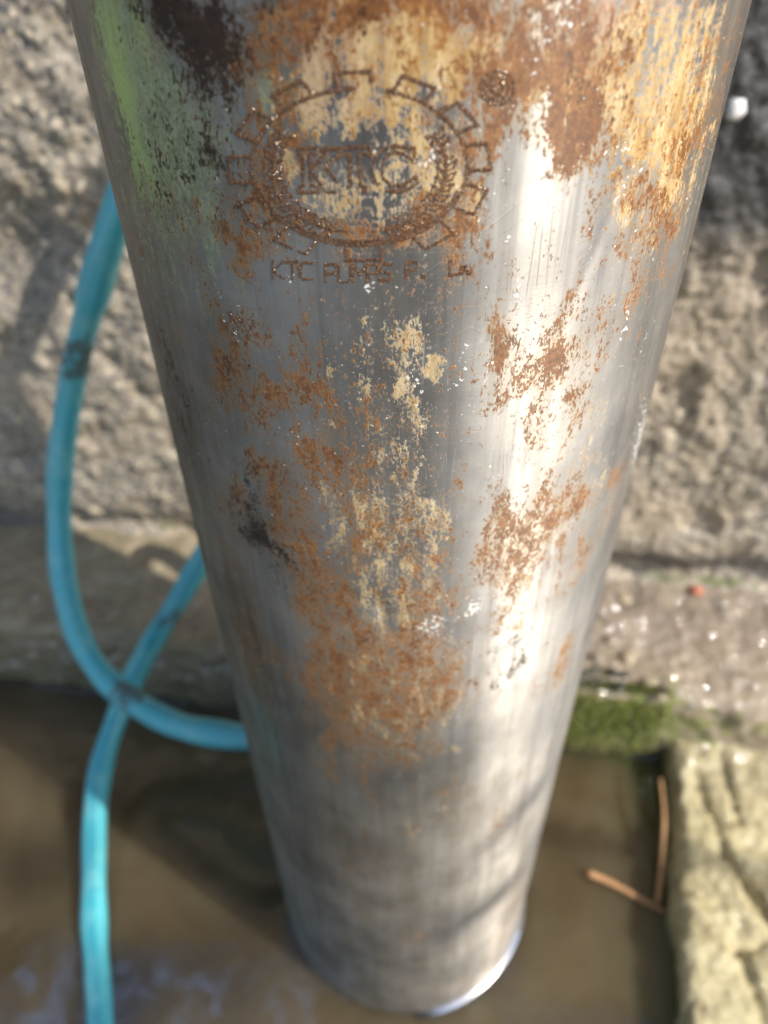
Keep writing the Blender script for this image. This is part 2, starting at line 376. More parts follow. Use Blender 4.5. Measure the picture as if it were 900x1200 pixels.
moss = wall_spot(240, 630, .06, .008, .7) + wall_spot(115, 635, .05, .007, .75) + wall_spot(840, 690, .09, .008, .55) + wall_spot(700, 665, .04, .01, .4)
front = np.stack([P[:, 0], Y, P[:, 2]], 1)
me = grid_mesh('wall', front, len(U), len(Z), attrs={'damp_shade': np.clip(damp_shade, 0, 1), 'moss': moss})
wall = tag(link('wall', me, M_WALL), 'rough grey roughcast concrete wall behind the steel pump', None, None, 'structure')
# top and rear of the same wall (a child slab, 2 mm behind the face edge)
topv = [(-3, WALL_V+.004, WALL_TOP-.02), (3, WALL_V+.004, WALL_TOP-.02), (3, WALL_V+.18, WALL_TOP-.02), (-3, WALL_V+.18, WALL_TOP-.02),
        (-3, WALL_V+.03, -.1), (3, WALL_V+.03, -.1), (3, WALL_V+.18, -.1), (-3, WALL_V+.18, -.1)]
me = poly_mesh('wall_core', topv, [(0, 1, 2, 3), (4, 7, 6, 5), (0, 4, 5, 1), (2, 6, 7, 3), (1, 5, 6, 2), (0, 3, 7, 4)])
link('wall_core', me, M_WALL, wall, False)

def ledge_profile(along, prof, to_xyz, name, mat, label, seed, amp=1.0, grooves=(), moss_f=None, wet_f=None, olive_f=None, cuts=None):
    """sweep a profile [(offset, z, normal_offset, normal_z)] along an axis, then roughen it"""
    A, Q = np.meshgrid(along, np.arange(len(prof))); pr = np.array(prof)[Q.ravel()]
    A = A.ravel(); P = to_xyz(A, pr[:, 0], pr[:, 1]); Nn = to_xyz(A*0, pr[:, 2], pr[:, 3])-to_xyz(A*0, pr[:, 2]*0, pr[:, 3]*0)
    dW, idW = worley(P, 150, seed)
    d = fbm(P, 14, 3, .5, seed)*.005*amp + fbm(P, 55, 4, .55, seed+3)*.004*amp + (1-dW)*.0022*(.3+.7*idW) + fbm(P, 260, 2, .5, seed+8)*.0009
    for (p0, p1, wd, dep) in grooves:
        a = np.array(p0); b = np.array(p1); ab = b-a; t = np.clip(((P[:, :2]-a)@ab)/(ab@ab), 0, 1)
        jit = fbm(P, 60, 3, .5, 77)*.004
        dist = np.linalg.norm(P[:, :2]-(a+t[:, None]*ab), axis=1)+jit
        d -= dep*np.exp(-(dist/wd)**2)
    P2 = P+Nn*d[:, None]
    at = {'moss': moss_f(P) if moss_f else np.zeros(len(P)), 'wet': np.clip(wet_f(P), 0, 1) if wet_f else np.zeros(len(P)),
          'olive': np.clip(olive_f(P), 0, 1) if olive_f else np.zeros(len(P))}
    me = grid_mesh(name, P2, len(along), len(prof), attrs=at)
    return tag(link(name, me, mat), label, None, None, 'structure')
def mk_profile(edge, h, back, r=.010, st=.002):
    """from below the water, up the face, round the arris, back to the wall; offsets grow backwards"""
    out = []
    for z in np.arange(-.03, h-r, st): out.append((edge, z, -1, 0))
    for t in np.linspace(0, math.pi/2, 8): out.append((edge+r-r*math.cos(t), h-r+r*math.sin(t), -math.cos(t), math.sin(t)))
    fr = np.arange(edge+r+st, min(back, edge+.16), st)
    for o in fr: out.append((o, h, 0, 1))
    for o in np.linspace(fr[-1]+.01, back, 6): out.append((o, h, 0, 1))
    return out
al = span((-.9, -.42, .02), (-.42, .36, .002), (.36, .98, .02))
def spot(P, x, y, z, rx, ry, rz, k): return k*np.exp(-((P[:, 0]-x)/rx)**2-((P[:, 1]-y)/ry)**2-((P[:, 2]-z)/rz)**2)
mz = on_plane(725, 855, 1, LEDGE_V)
ledge = ledge_profile(al, mk_profile(LEDGE_V, LEDGE_H, WALL_V+.03), lambda a, o, z: np.stack([a, o, z], 1), 'ledge', M_LEDGE,
    'rough mortar ledge between the concrete wall and the muddy water', 11, 1.0,
    moss_f=lambda P: spot(P, mz.x, LEDGE_V, .030, .060, .03, .055, 1.0)+spot(P, .24, LEDGE_V, .045, .07, .012, .018, .38)+.32*np.exp(-((P[:, 2]-.0)/.02)**2),
    wet_f=lambda P: .25+.75*smooth(P[:, 0], -.02, .12)*(.45+.55*smooth(P[:, 1]+.02*fbm(P, 25, 3), .130, .165))+.5*smooth(-P[:, 0], .05, .15)*(P[:, 2] < .06),
    olive_f=lambda P: smooth(-P[:, 2], -.05, .0)*.9+.5*smooth(-P[:, 0], .05, .25))
al2 = span((-.9, -.30, .02), (-.30, LEDGE_V+.006, .002))
def g_(px, py): p = on_plane(px, py, 2, SIDE_H); return (p.x, p.y)
side = ledge_profile(al2, mk_profile(SIDE_U, SIDE_H, .9, .009), lambda a, o, z: np.stack([o+a*SIDE_M, a, z], 1), 'side_ledge', M_STONE,
    'pale cream stone ledge along the right side of the water', 23, 1.3,
    grooves=[(g_(815, 900), g_(850, 1000), .0030, .006), (g_(850, 1000), g_(925, 1120), .0032, .008), (g_(845, 880), g_(865, 960), .0025, .005),
             (g_(868, 1115), g_(905, 1220), .0035, .006), (g_(868, 1115), g_(930, 1090), .003, .004), (g_(780, 855), g_(960, 850), .004, .004)],
    moss_f=lambda P: spot(P, .24, LEDGE_V, SIDE_H, .07, .008, .03, .5)+.5*np.exp(-((P[:, 2]-.0)/.012)**2),
    wet_f=lambda P: smooth(P[:, 1], .04, .10)*.5+.06+.4*smooth(-P[:, 2], -.02, .005),
    olive_f=lambda P: smooth(-P[:, 2], -.022, .006)*.7+.18*smooth(fbm(P, 18, 3, .5, 90), .0, .3))
side.data.flip_normals() if False else None

# ground behind the camera: a sheet with a hole for the trough
gx = [-60, -.9, .9, 60]; gy = [-60, -.85, WALL_V+.16, 60]
gv = [(x, y, LEDGE_H-.004) for y in gy for x in gx]
gf = [(j*4+i, j*4+i+1, (j+1)*4+i+1, (j+1)*4+i) for j in range(3) for i in range(3) if not (i == 1 and j == 1)]
M_GROUND = mat_simple('sunlit_concrete_ground', (.26, .225, .17), (.42, .37, .29), 9, .9, .4, 0, .004)
ground = tag(link('ground', poly_mesh('ground', gv, gf), M_GROUND, None, False), 'pale dusty concrete ground around the water trough', None, None, 'structure')
# trough lip on the near and left sides
def block(name, x0, y0, z0, x1, y1, z1, mat, parent=None):
    v = [(x, y, z) for z in (z0, z1) for y in (y0, y1) for x in (x0, x1)]
    f = [(0, 2, 3, 1), (4, 5, 7, 6), (0, 1, 5, 4), (2, 6, 7, 3), (0, 4, 6, 2), (1, 3, 7, 5)]
    me = poly_mesh(name, v, f); o = link(name, me, mat, parent, False)
    b = o.modifiers.new('b', 'BEVEL'); b.width = .006; b.segments = 2
    return o
tag(block('near_lip', -.98, -.93, -.06, .98, -.845, LEDGE_H+.006, M_GROUND), 'concrete lip closing the near side of the trough', None, None, 'structure')
tag(block('left_lip', -.98, -.843, -.06, -.893, WALL_V, LEDGE_H+.006, M_GROUND), 'concrete lip closing the left end of the trough', None, None, 'structure')

# ------------------------------------------------------------------ unseen leaf masses added to darken the steel's reflections (behind and left of the camera)
def added_foliage(name, a0, a1, dist, height, n, seed, label):
    rg = np.random.RandomState(seed)
    ang = R(a0)+R(a1-a0)*rg.rand(n); z = LEDGE_H+height*(rg.rand(n)**.8)*(1+.12*np.sin(ang*9)+.08*np.sin(ang*23)); dd = dist+np.clip(.12*rg.randn(n), -.2, .35)*dist
    bx = to_cam.x*np.cos(ang)-to_cam.y*np.sin(ang); by = to_cam.x*np.sin(ang)+to_cam.y*np.cos(ang)
    C0 = np.stack([bx*dd, by*dd, z], 1); A = rg.randn(n, 3); A /= np.linalg.norm(A, axis=1)[:, None]; B = np.cross(A, rg.randn(n, 3)); B /= np.linalg.norm(B, axis=1)[:, None]
    L = (.045+.04*rg.rand(n))[:, None]
    V = np.stack([C0-A*L, C0-B*L*.45, C0+A*L, C0+B*L*.45], 1).reshape(-1, 3)
    F = np.arange(4*n).reshape(-1, 4)
    me = bpy.data.meshes.new(name); me.vertices.add(4*n); me.vertices.foreach_set('co', V.astype(np.float32).ravel())
    me.loops.add(4*n); me.loops.foreach_set('vertex_index', F.ravel().astype(np.int32)); me.polygons.add(n); me.polygons.foreach_set('loop_start', np.arange(0, 4*n, 4, dtype=np.int32)); me.update(calc_edges=True)
    o = tag(link(name, me, M_LEAF, None, False), label, 'added_foliage')
    return o
M_LEAF = mat_simple('hedge_leaf', (.028, .040, .014), (.075, .095, .035), 6, .6, .1)
added_foliage('added_foliage', -172, -82, 2.0, 2.4, 20000, 3, 'unseen dark green bushes added to darken the left edge of the steel')
added_foliage('figure_stand_in', -20, 15, 1.15, 3.4, 20000, 5, 'unseen dark leafy stand-in for the figure behind the camera, mirrored as the dark middle band of the steel')  # leaf mass added in place of the dark figure behind the camera

# an unseen leafy branch added outside the frame on the sunny side: it dapples the foot of the pump
rg = random.Random(21); V = []; F = []
br = tag(empty('added_branch'), 'unseen leafy branch added over the sunny side of the trough to dapple the pump foot', 'branch')
def toward_sun(p, t): return Vector(p)+sun_dir*t
T_ = 1.9; s_a, z_a, _ = on_pump(640, 900); pa = (math.sin(s_a/PR)*PR, -math.cos(s_a/PR)*PR, z_a)
b0, b1 = toward_sun(pa, T_)+Vector((.18, .05, -.16)), toward_sun(pa, T_)+Vector((.02, -.04, .02))
stem = catmull([b0+Vector((.5, .1, -.5)), b0, b0.lerp(b1, .5)+Vector((0, 0, .015)), b1], 8)
link('stem', tube_mesh('stem', stem, list(np.linspace(.008, .0015, len(stem))), 8), M_LEAF, br)
for (px, py, dx) in ((632, 925, 0), (604, 955, 0), (580, 980, 0), (600, 1030, 0), (572, 1060, 0), (545, 1085, 0)):
    s_, z_, _ = on_pump(px, py); c0 = toward_sun((math.sin(s_/PR)*PR, -math.cos(s_/PR)*PR, z_), T_+rg.uniform(-.06, .06))
    ln = rg.uniform(.016, .030); d = Vector((rg.gauss(.8, .3), rg.gauss(.4, .3), rg.gauss(.5, .3))).normalized(); sdw = d.cross(sun_dir+Vector((rg.gauss(0, .3), rg.gauss(0, .3), 0))).normalized(); up_ = sdw.cross(d)
    vs_ = []
    for q, w_ in ((0, .05), (.25, .8), (.5, 1), (.75, .7), (1, .03)):
        for e in (-1, 0, 1): vs_.append(c0+d*(q-.5)*ln*2+sdw*e*w_*ln*.33+up_*abs(e)*w_*ln*.08)
    fs_ = [(i*3+j, i*3+j+1, i*3+j+4, i*3+j+3) for i in range(4) for j in range(2)]
    link('leaf', poly_mesh('leaf', vs_, fs_), M_LEAF, br)

rg = random.Random(31); V = []; F = []  # added crown: unseen leaves that thin the sun on the water
for k in range(75):
    p = on_plane(rg.uniform(-420, 330), rg.uniform(830, 1500), 2, 0); c0 = toward_sun(p, rg.uniform(3.6, 4.6)); ln = rg.uniform(.022, .042)
    d = Vector((rg.gauss(0, 1), rg.gauss(0, 1), rg.gauss(0, .6))).normalized(); sdw = d.cross(Vector((rg.gauss(0, 1), rg.gauss(0, 1), rg.gauss(0, 1)))).normalized()
    b_ = len(V); V.extend([c0-d*ln, c0-d*ln*.3+sdw*ln*.4, c0+d*ln*.4+sdw*ln*.33, c0+d*ln, c0+d*ln*.4-sdw*ln*.33, c0-d*ln*.3-sdw*ln*.4]); F.append(tuple(range(b_, b_+6)))
tc_ = sum((Vector(v) for v in V), Vector())/len(V)
tree = tag(empty('added_tree', (tc_.x+.25, tc_.y-.1, LEDGE_H)), 'unseen tree added on the sunny side so that its crown throws loose shade on the water', 'tree')
cr = link('crown', poly_mesh('crown', [v-tree.location for v in V], F), M_LEAF, tree, False)
M_BARK = mat_simple('bark', (.06, .045, .03), (.16, .12, .08), 40, .85, .6, 0, .003)
tr = catmull([Vector((0, 0, 0)), Vector((.03, .02, .9)), Vector((-.1, .04, 1.9)), tc_-tree.location], 8)
link('trunk', tube_mesh('trunk', tr, list(np.linspace(.03, .006, len(tr))), 10), M_BARK, tree)

# ------------------------------------------------------------------ water
U = span((-.92, -.36, .02), (-.36, .20, .0016)); V = span((-.88, -.24, .02), (-.24, .125, .0016))
uu, vv = np.meshgrid(U, V); X = uu.ravel(); Yv = vv.ravel()
rad = np.sqrt(X**2+Yv**2); dp = np.clip(rad-PR, 0, 1)
dl = np.clip(LEDGE_V-.002-Yv, 0, 1); dsd = np.clip(SIDE_U-.002+Yv*SIDE_M-X, 0, 1)
zw = .0007*np.exp(-dp/.0040)+.0022*np.exp(-dl/.003)+.0022*np.exp(-dsd/.003)
P = np.stack([X, Yv, X*0], 1); zw = zw+fbm(P, 11, 2, .5, 4)*.00035
algae = np.exp(-dsd/.028)*.9+np.exp(-dl/.02)*.55*smooth(X, -.05, .1)
me = grid_mesh('water', np.stack([X, Yv, zw], 1), len(U), len(V), attrs={'algae': algae, 'sheen': smooth(-P[:, 1], .055, .085)*smooth(-P[:, 0], .03, .06)})
bm = bmesh.new(); bm.from_mesh(me); bm.verts.ensure_lookup_table(); nu_, nv_ = len(U), len(V)
c4 = [bm.verts.new((x, y, -.14)) for x, y in ((U[0], V[0]), (U[-1], V[0]), (U[-1], V[-1]), (U[0], V[-1]))]
bm.verts.ensure_lookup_table(); g = lambda j, i: bm.verts[j*nu_+i]
bm.faces.new([g(0, i) for i in range(nu_-1, -1, -1)]+[c4[0], c4[1]])
bm.faces.new([g(nv_-1, i) for i in range(nu_)]+[c4[2], c4[3]])
bm.faces.new([g(j, 0) for j in range(nv_)]+[c4[3], c4[0]])
bm.faces.new([g(j, nu_-1) for j in range(nv_-1, -1, -1)]+[c4[1], c4[2]])
bm.faces.new([c4[3], c4[2], c4[1], c4[0]]); bm.to_mesh(me); bm.free()
tag(link('water', me, M_WATER), 'still murky brown water around the foot of the pump', None, None, 'structure')

# ------------------------------------------------------------------ the pump
pump = tag(empty('submersible_pump'), 'rust stained stainless steel pump cylinder standing upright in murky water', 'pump')
ns = 480; zs = span((-.06, 0, .01), (0, PTOP, .00105)); nz = len(zs)
th = np.linspace(-math.pi, math.pi, ns, endpoint=False)
TH, ZZ = np.meshgrid(th, zs); TH = TH.ravel(); ZZ = ZZ.ravel(); S = TH*PR
CH = {k: np.zeros(len(S)) for k in ('rust', 'dark', 'cream', 'green', 'vivid', 'film', 'lime', 'mauve', 'pale', 'polish', 'ochre')}
_P2 = np.stack([S, ZZ, S*0], 1)
WS = fbm(_P2, 110, 4, .6, 41)*.0062; WZ = fbm(_P2, 75, 4, .6, 47)*.0105
def stain(ch, px, py, rx, ry, k, rot=0):
    """a stain measured in the photograph, laid on the casing at its place and size (plateau ellipse, soft rim)"""
    s, z, d = on_pump(px, py); s1, z1, _ = on_pump(px+rx*.5, py); s0, z0, _ = on_pump(px-rx*.5, py)
    rs = max(abs(s1-s0), .0008); _, z2, _ = on_pump(px, py+ry*.5); _, z3, _ = on_pump(px, py-ry*.5); rz = max(abs(z3-z2), .0008)
    c, sn = math.cos(R(rot)), math.sin(R(rot))
    a = (S+WS-s); b = (ZZ+WZ-z); A_ = (a*c+b*sn)/rs; B_ = (-a*sn+b*c)/rz
    CH[ch] = CH[ch] + k*np.exp(-(A_*A_+B_*B_)**1.15)
#STAINS
STAINS = [
 # green film, upper left
 ('green',185,110,65,130,.78),('green',150,60,32,160,.85),('green',230,210,60,90,.48),('dark',175,190,55,90,.22),('rust',210,230,60,90,.34),('green',330,60,50,50,.5),('green',190,300,60,90,.45),('green',350,110,60,50,.3),
 ('vivid',138,60,18,110,1.0),('vivid',150,190,22,80,.8),('vivid',172,30,10,60,.6),('vivid',340,85,40,40,.5),
 # dull brown film, left edge; dark water reflection painted in at the foot
 ('film',105,120,28,260,1.0),('film',150,330,40,200,.7),('film',200,560,50,260,.7),('film',260,760,60,240,.7),('film',330,1000,90,220,.75),('film',240,420,90,260,.45),
 ('film',400,1070,170,150,.9),('film',390,930,130,130,.7),('film',500,1130,120,80,1.0),('film',560,1060,90,80,.55),('film',460,1000,120,110,.6),('rust',420,1010,100,60,.22),('dark',470,1060,90,80,.22),('dark',400,960,80,60,.18),('film',470,600,60,200,.3),('film',300,640,90,200,.4),
 # dark crust
 ('dark',220,10,66,56,.95),('dark',185,-15,70,60,.4),('dark',245,60,40,46,.55),('rust',215,40,90,80,.40),('dark',225,95,35,30,.42),('dark',225,150,60,45,.40),('dark',190,215,28,60,.42),('dark',250,185,40,40,.36),
 ('dark',285,215,20,60,.26),('dark',300,260,36,30,.30),('dark',135,260,20,80,.45),('dark',155,20,12,70,.3),('dark',300,40,40,60,.36),('dark',590,110,32,28,.40),('dark',330,240,24,30,.2),
 ('dark',318,642,34,16,.85,-30),('dark',295,610,30,30,.42),('dark',300,570,26,40,.34),('dark',325,680,24,18,.4),('dark',345,835,55,24,.46,-25),('dark',320,860,20,16,.3),('dark',203,440,12,60,.55),('dark',215,540,14,60,.42),
 ('dark',600,758,60,12,.52,12),('dark',590,790,50,10,.32,10),('dark',615,780,40,8,.36,12),('dark',660,100,20,40,.35),('dark',400,750,20,18,.36),('dark',700,90,40,50,.22),('dark',268,420,14,40,.38),
 # orange rust
 ('rust',330,60,80,70,.50),('rust',430,20,110,45,.60),('rust',560,20,130,40,.46),('rust',330,150,50,60,.38),('rust',500,120,90,50,.44),('rust',300,210,36,60,.52),('rust',520,245,60,50,.46),
 ('rust',430,278,110,22,.48),('rust',595,115,52,50,.62),('rust',600,165,60,14,.45),('rust',672,165,24,50,.60),('rust',665,95,60,50,.52),('rust',730,60,90,60,.44),('rust',845,70,30,110,.46),('rust',735,150,60,45,.40),
 ('rust',540,200,40,50,.42),('rust',280,280,26,26,.5),('rust',580,270,20,26,.4),('rust',620,80,50,30,.5),
 ('rust',652,412,44,44,.60),('rust',660,400,24,50,.3),('rust',588,415,14,24,.55),('rust',670,325,9,16,.6),('rust',590,355,8,18,.4),('rust',695,440,16,40,.36),('rust',620,455,30,14,.4),
 ('rust',737,375,16,40,.52),('rust',760,272,20,26,.60),('rust',760,230,30,26,.42),('rust',770,310,16,40,.42),('rust',800,190,24,60,.44),('rust',818,260,10,60,.45),('rust',740,210,20,20,.4),('rust',703,245,10,30,.36),
 ('rust',270,385,18,34,.46),('rust',295,375,24,20,.42),('rust',265,425,14,44,.44),('rust',285,455,30,26,.38),('rust',350,400,18,40,.40),('rust',330,455,18,16,.4),('rust',365,460,20,22,.50),('rust',375,545,16,24,.58),
 ('rust',315,548,18,24,.50),('rust',320,600,26,40,.40),('rust',270,600,20,30,.34),('rust',405,560,28,50,.32),('rust',375,660,36,38,.62),('rust',400,690,26,26,.40),('rust',420,630,24,30,.34),
 ('rust',395,745,34,40,.66),('rust',430,780,60,40,.58),('rust',500,785,50,46,.62),('rust',450,830,80,50,.50),('rust',520,820,40,20,.46),('rust',400,860,40,40,.34),('rust',480,700,24,50,.44),('rust',515,660,30,40,.36),
 ('rust',485,740,24,40,.44),('rust',470,615,36,20,.44),('rust',578,600,12,30,.62),('rust',640,595,40,40,.48),('rust',600,640,40,26,.44),('rust',590,680,26,40,.46),('rust',665,590,24,30,.42),('rust',678,655,14,34,.52),('rust',640,640,26,30,.38),
 ('rust',715,560,22,12,.46),('rust',675,495,18,14,.48),('rust',625,510,20,14,.38),('rust',640,800,26,14,.32),('rust',555,680,20,10,.4),('rust',485,1102,16,14,.62),('rust',560,930,20,12,.3),('rust',460,880,40,16,.42),('rust',290,790,26,40,.34),('rust',360,800,30,30,.36),
 ('rust',510,1160,40,16,.36),('rust',598,1085,16,50,.45),('rust',345,560,10,60,.25),('rust',430,560,50,90,.18),('rust',640,330,120,120,.12),('rust',440,480,120,160,.12),  # the tall spot at the right foot paints an orange reflection as rust
 # cream and ochre scale
 ('cream',790,60,90,90,.60),('cream',700,50,90,70,.50),('cream',760,140,70,60,.46),('cream',640,110,50,60,.52),('cream',805,180,50,90,.50),('cream',760,260,60,80,.40),('cream',800,360,40,150,.38),('cream',770,500,30,150,.34),
 ('cream',400,90,90,60,.55),('cream',510,140,90,60,.58),('cream',370,240,60,50,.42),('cream',440,200,90,40,.42),('cream',470,250,90,40,.50),('cream',560,80,90,50,.62),('cream',440,60,90,50,.55),('cream',540,250,50,50,.45),('cream',350,150,60,60,.36),('cream',490,30,130,30,.5),
 ('cream',440,440,36,90,.36),('cream',482,400,34,20,.55),('cream',515,421,16,7,.9),('cream',480,470,16,60,.50),('cream',500,385,10,14,.5),('cream',420,540,50,90,.38),('cream',440,600,60,50,.46),('cream',485,625,46,34,.60),('cream',440,690,18,36,.66),
 ('cream',500,670,36,50,.52),('cream',470,690,26,40,.52),('cream',430,770,100,70,.46),('cream',500,800,70,60,.46),('cream',440,850,90,60,.44),('cream',640,620,60,50,.36),('cream',620,690,40,40,.32),('cream',690,520,40,80,.28),('cream',640,400,80,50,.25),
 ('cream',620,980,40,16,.34),('cream',500,960,120,60,.28),('cream',715,680,14,200,.34),('cream',465,820,18,40,.4),('cream',385,610,20,60,.34),
 ('mauve',560,10,170,40,.9),('mauve',760,15,110,32,.8),('mauve',380,60,70,60,.6),('mauve',690,25,60,50,.5),
 # lime chips
('dark',600,-2,260,16,.46),('dark',430,60,40,30,.30),('dark',700,95,40,40,.30),('rust',440,790,70,40,.30),('rust',395,745,40,36,.2),('rust',340,660,50,24,.36,-35),('rust',370,700,26,40,.3),
 ('ochre',790,90,110,150,1.0),('ochre',640,70,140,100,1.0),('ochre',440,80,150,90,.9),('ochre',480,210,120,90,.8),('ochre',500,740,120,160,.35),('ochre',780,300,50,150,.6),
 ('rust',450,45,180,34,.30),('rust',620,30,120,60,.28),('rust',700,120,60,60,.2),('dark',470,15,70,16,.34),('dark',360,20,30,50,.42),('dark',640,130,16,60,.34),('dark',745,75,14,40,.40),('dark',820,40,10,60,.3),('rust',480,420,120,200,.10),('rust',250,520,90,160,.16),('dark',280,520,60,120,.14),
 ('polish',318,900,46,110,1.0),('polish',300,780,20,120,.7),
 ('pale',660,700,80,420,.5),('pale',630,960,60,110,.3),('pale',590,500,60,200,.35),('pale',690,380,70,260,.4),('pale',330,450,100,220,.42),('pale',360,250,60,60,.3),  # bright reflections of the steel put in as pale colour
 ('film',318,900,50,120,-.9),('film',300,780,24,120,-.6),('lime',505,735,26,14,.48),('lime',430,340,10,8,.6),('lime',540,716,10,8,.7),('lime',490,450,10,40,.35),('lime',655,20,16,24,.34),('lime',720,180,20,10,.40),('lime',590,10,20,10,.4),('lime',395,480,60,140,.04),('lime',640,60,20,30,.25),  # lime near the top right: sun glints painted in white
]
rs_ = random.Random(12)
for st_ in STAINS:
    if st_[0] == 'rust' and st_[5] > .5 and st_[2] > 300 and not 725 < st_[2] < 835: st_ = st_[:5]+(.5,)+st_[6:]
    stain(*st_)
    if st_[0] in ('rust', 'cream') and 120 < st_[2] < 1000:        # smaller specks strewn round each stain
        for q in range(3):
            stain(st_[0], st_[1]+rs_.gauss(0, 1.0)*(st_[3]+14), st_[2]+rs_.gauss(0, 1.0)*(st_[4]+16), rs_.uniform(4, 12), rs_.uniform(6, 26), rs_.uniform(.25, .50))
for q in range(46):
    x_ = rs_.uniform(230, 800); y_ = rs_.uniform(140, 900); stain(rs_.choice(['lime', 'lime', 'dark', 'cream']), x_, y_, rs_.uniform(1.2, 2.4), rs_.uniform(10, 50), rs_.uniform(.25, .5), rs_.uniform(-40, 40))
# bare patches left inside the emblem
for (px, py, rx, ry) in ((435,160,26,34), (470,225,30,16), (400,150,24,18), (560,135,60,10), (640,180,18,80), (625,260,60,60), (770,100,16,60)):
    for ch, k in (('rust', -.25), ('cream', -.32), ('dark', -.2)): stain(ch, px, py, rx, ry, k)
CH['polish'] = np.clip(CH['polish'], 0, 1); CH['ochre'] = np.clip(CH['ochre'], 0, 1); CH['mauve'] = np.clip(CH['mauve'], 0, 1); CH['vivid'] = np.clip(CH['vivid'], 0, 1); CH['film'] = np.clip(CH['film'], 0, 1)
CH['rust'] += .09*smooth(ZZ, .1, .2)
_cap = smooth(ZZ, .40, .45)
CH['rust'] = np.minimum(CH['rust'], .88+.5*_cap); CH['cream'] = np.minimum(CH['cream'], .66+.6*_cap)
# whole top of the casing is rusty all the way round
CH['rust'] += .45*smooth(ZZ, .50, .53); back = smooth(np.abs(TH), 1.35, 1.6)
CH['rust'] += back*.30; CH['cream'] += back*.25*smooth(ZZ, .1, .5)
P3 = np.stack([np.sin(TH)*PR, -np.cos(TH)*PR, ZZ], 1)
wob = fbm(P3, 16, 3, .5, 8)*.00030+fbm(P3, 60, 2, .5, 12)*.00004
def dent(px, py, rs, rz, dep, rot=0):
    s, z, _ = on_pump(px, py); c, sn = math.cos(R(rot)), math.sin(R(rot)); a = S-s; b = ZZ-z
    return -dep*np.exp(-((a*c+b*sn)/rs)**2-((-a*sn+b*c)/rz)**2)
wob += dent(448, 715, .0022, .011, .00055, 14)+dent(425, 705, .010, .0016, .00030, -32)+dent(520, 735, .005, .003, .00025)+dent(700, 290, .0015, .02, .0002, -20)+dent(460, 640, .006, .014, .0003)
Rr = PR+wob
VV = np.stack([np.sin(TH)*Rr, -np.cos(TH)*Rr, ZZ], 1)
at = dict(CH); at['wrap'] = np.stack([S, ZZ, S*0], 1)
me = grid_mesh('casing', VV, ns, nz, wrap=True, attrs=at)
casing = link('casing', me, M_STEEL, pump)
# thickened open top with a closing plate inside, and a weld band under the water
def lathe(name, prof, n, mat, parent, label=None):
    V = [(r*math.sin(2*math.pi*k/n), -r*math.cos(2*math.pi*k/n), z) for (r, z) in prof for k in range(n)]
    F = [(j*n+k, j*n+(k+1) % n, (j+1)*n+(k+1) % n, (j+1)*n+k) for j in range(len(prof)-1) for k in range(n)]
    o = link(name, poly_mesh(name, V, F), mat, parent)
    if label: o['label'] = label
    return o
M_TOP = mat_simple('rusty_iron', (.10, .045, .02), (.30, .16, .08), 180, .75, .6)
lathe('top_rim', [(PR-.0002, PTOP), (PR-.0004, PTOP+.002), (PR-.004, PTOP+.002), (PR-.0042, PTOP-.03), (.0, PTOP-.03)], 96, M_TOP, pump)
M_WET = mat_simple('wet_steel', (.42, .41, .40), (.60, .58, .56), 220, .16, .3, 1.0, .0003)
band = lathe('base_band', [(PR-.001, -.05), (PR+.0029, -.05), (PR+.0030, -.0006), (PR+.0026, .0002), (PR-.001, .0010)], 128, M_WET, pump)
_co = np.zeros(len(band.data.vertices)*3); band.data.vertices.foreach_get('co', _co); _co = _co.reshape(-1, 3)
_co[:, 2] += -.0022+.045*(_co[:, 0]*.90-_co[:, 1]*.44); band.data.vertices.foreach_set('co', _co.astype(np.float32).ravel()); band.data.update()

# ------------------------------------------------------------------ stamped emblem and lettering
def surf(s, z, off=0.0):
    a = s/PR; r = PR+off; return Vector((math.sin(a)*r, -math.cos(a)*r, z))
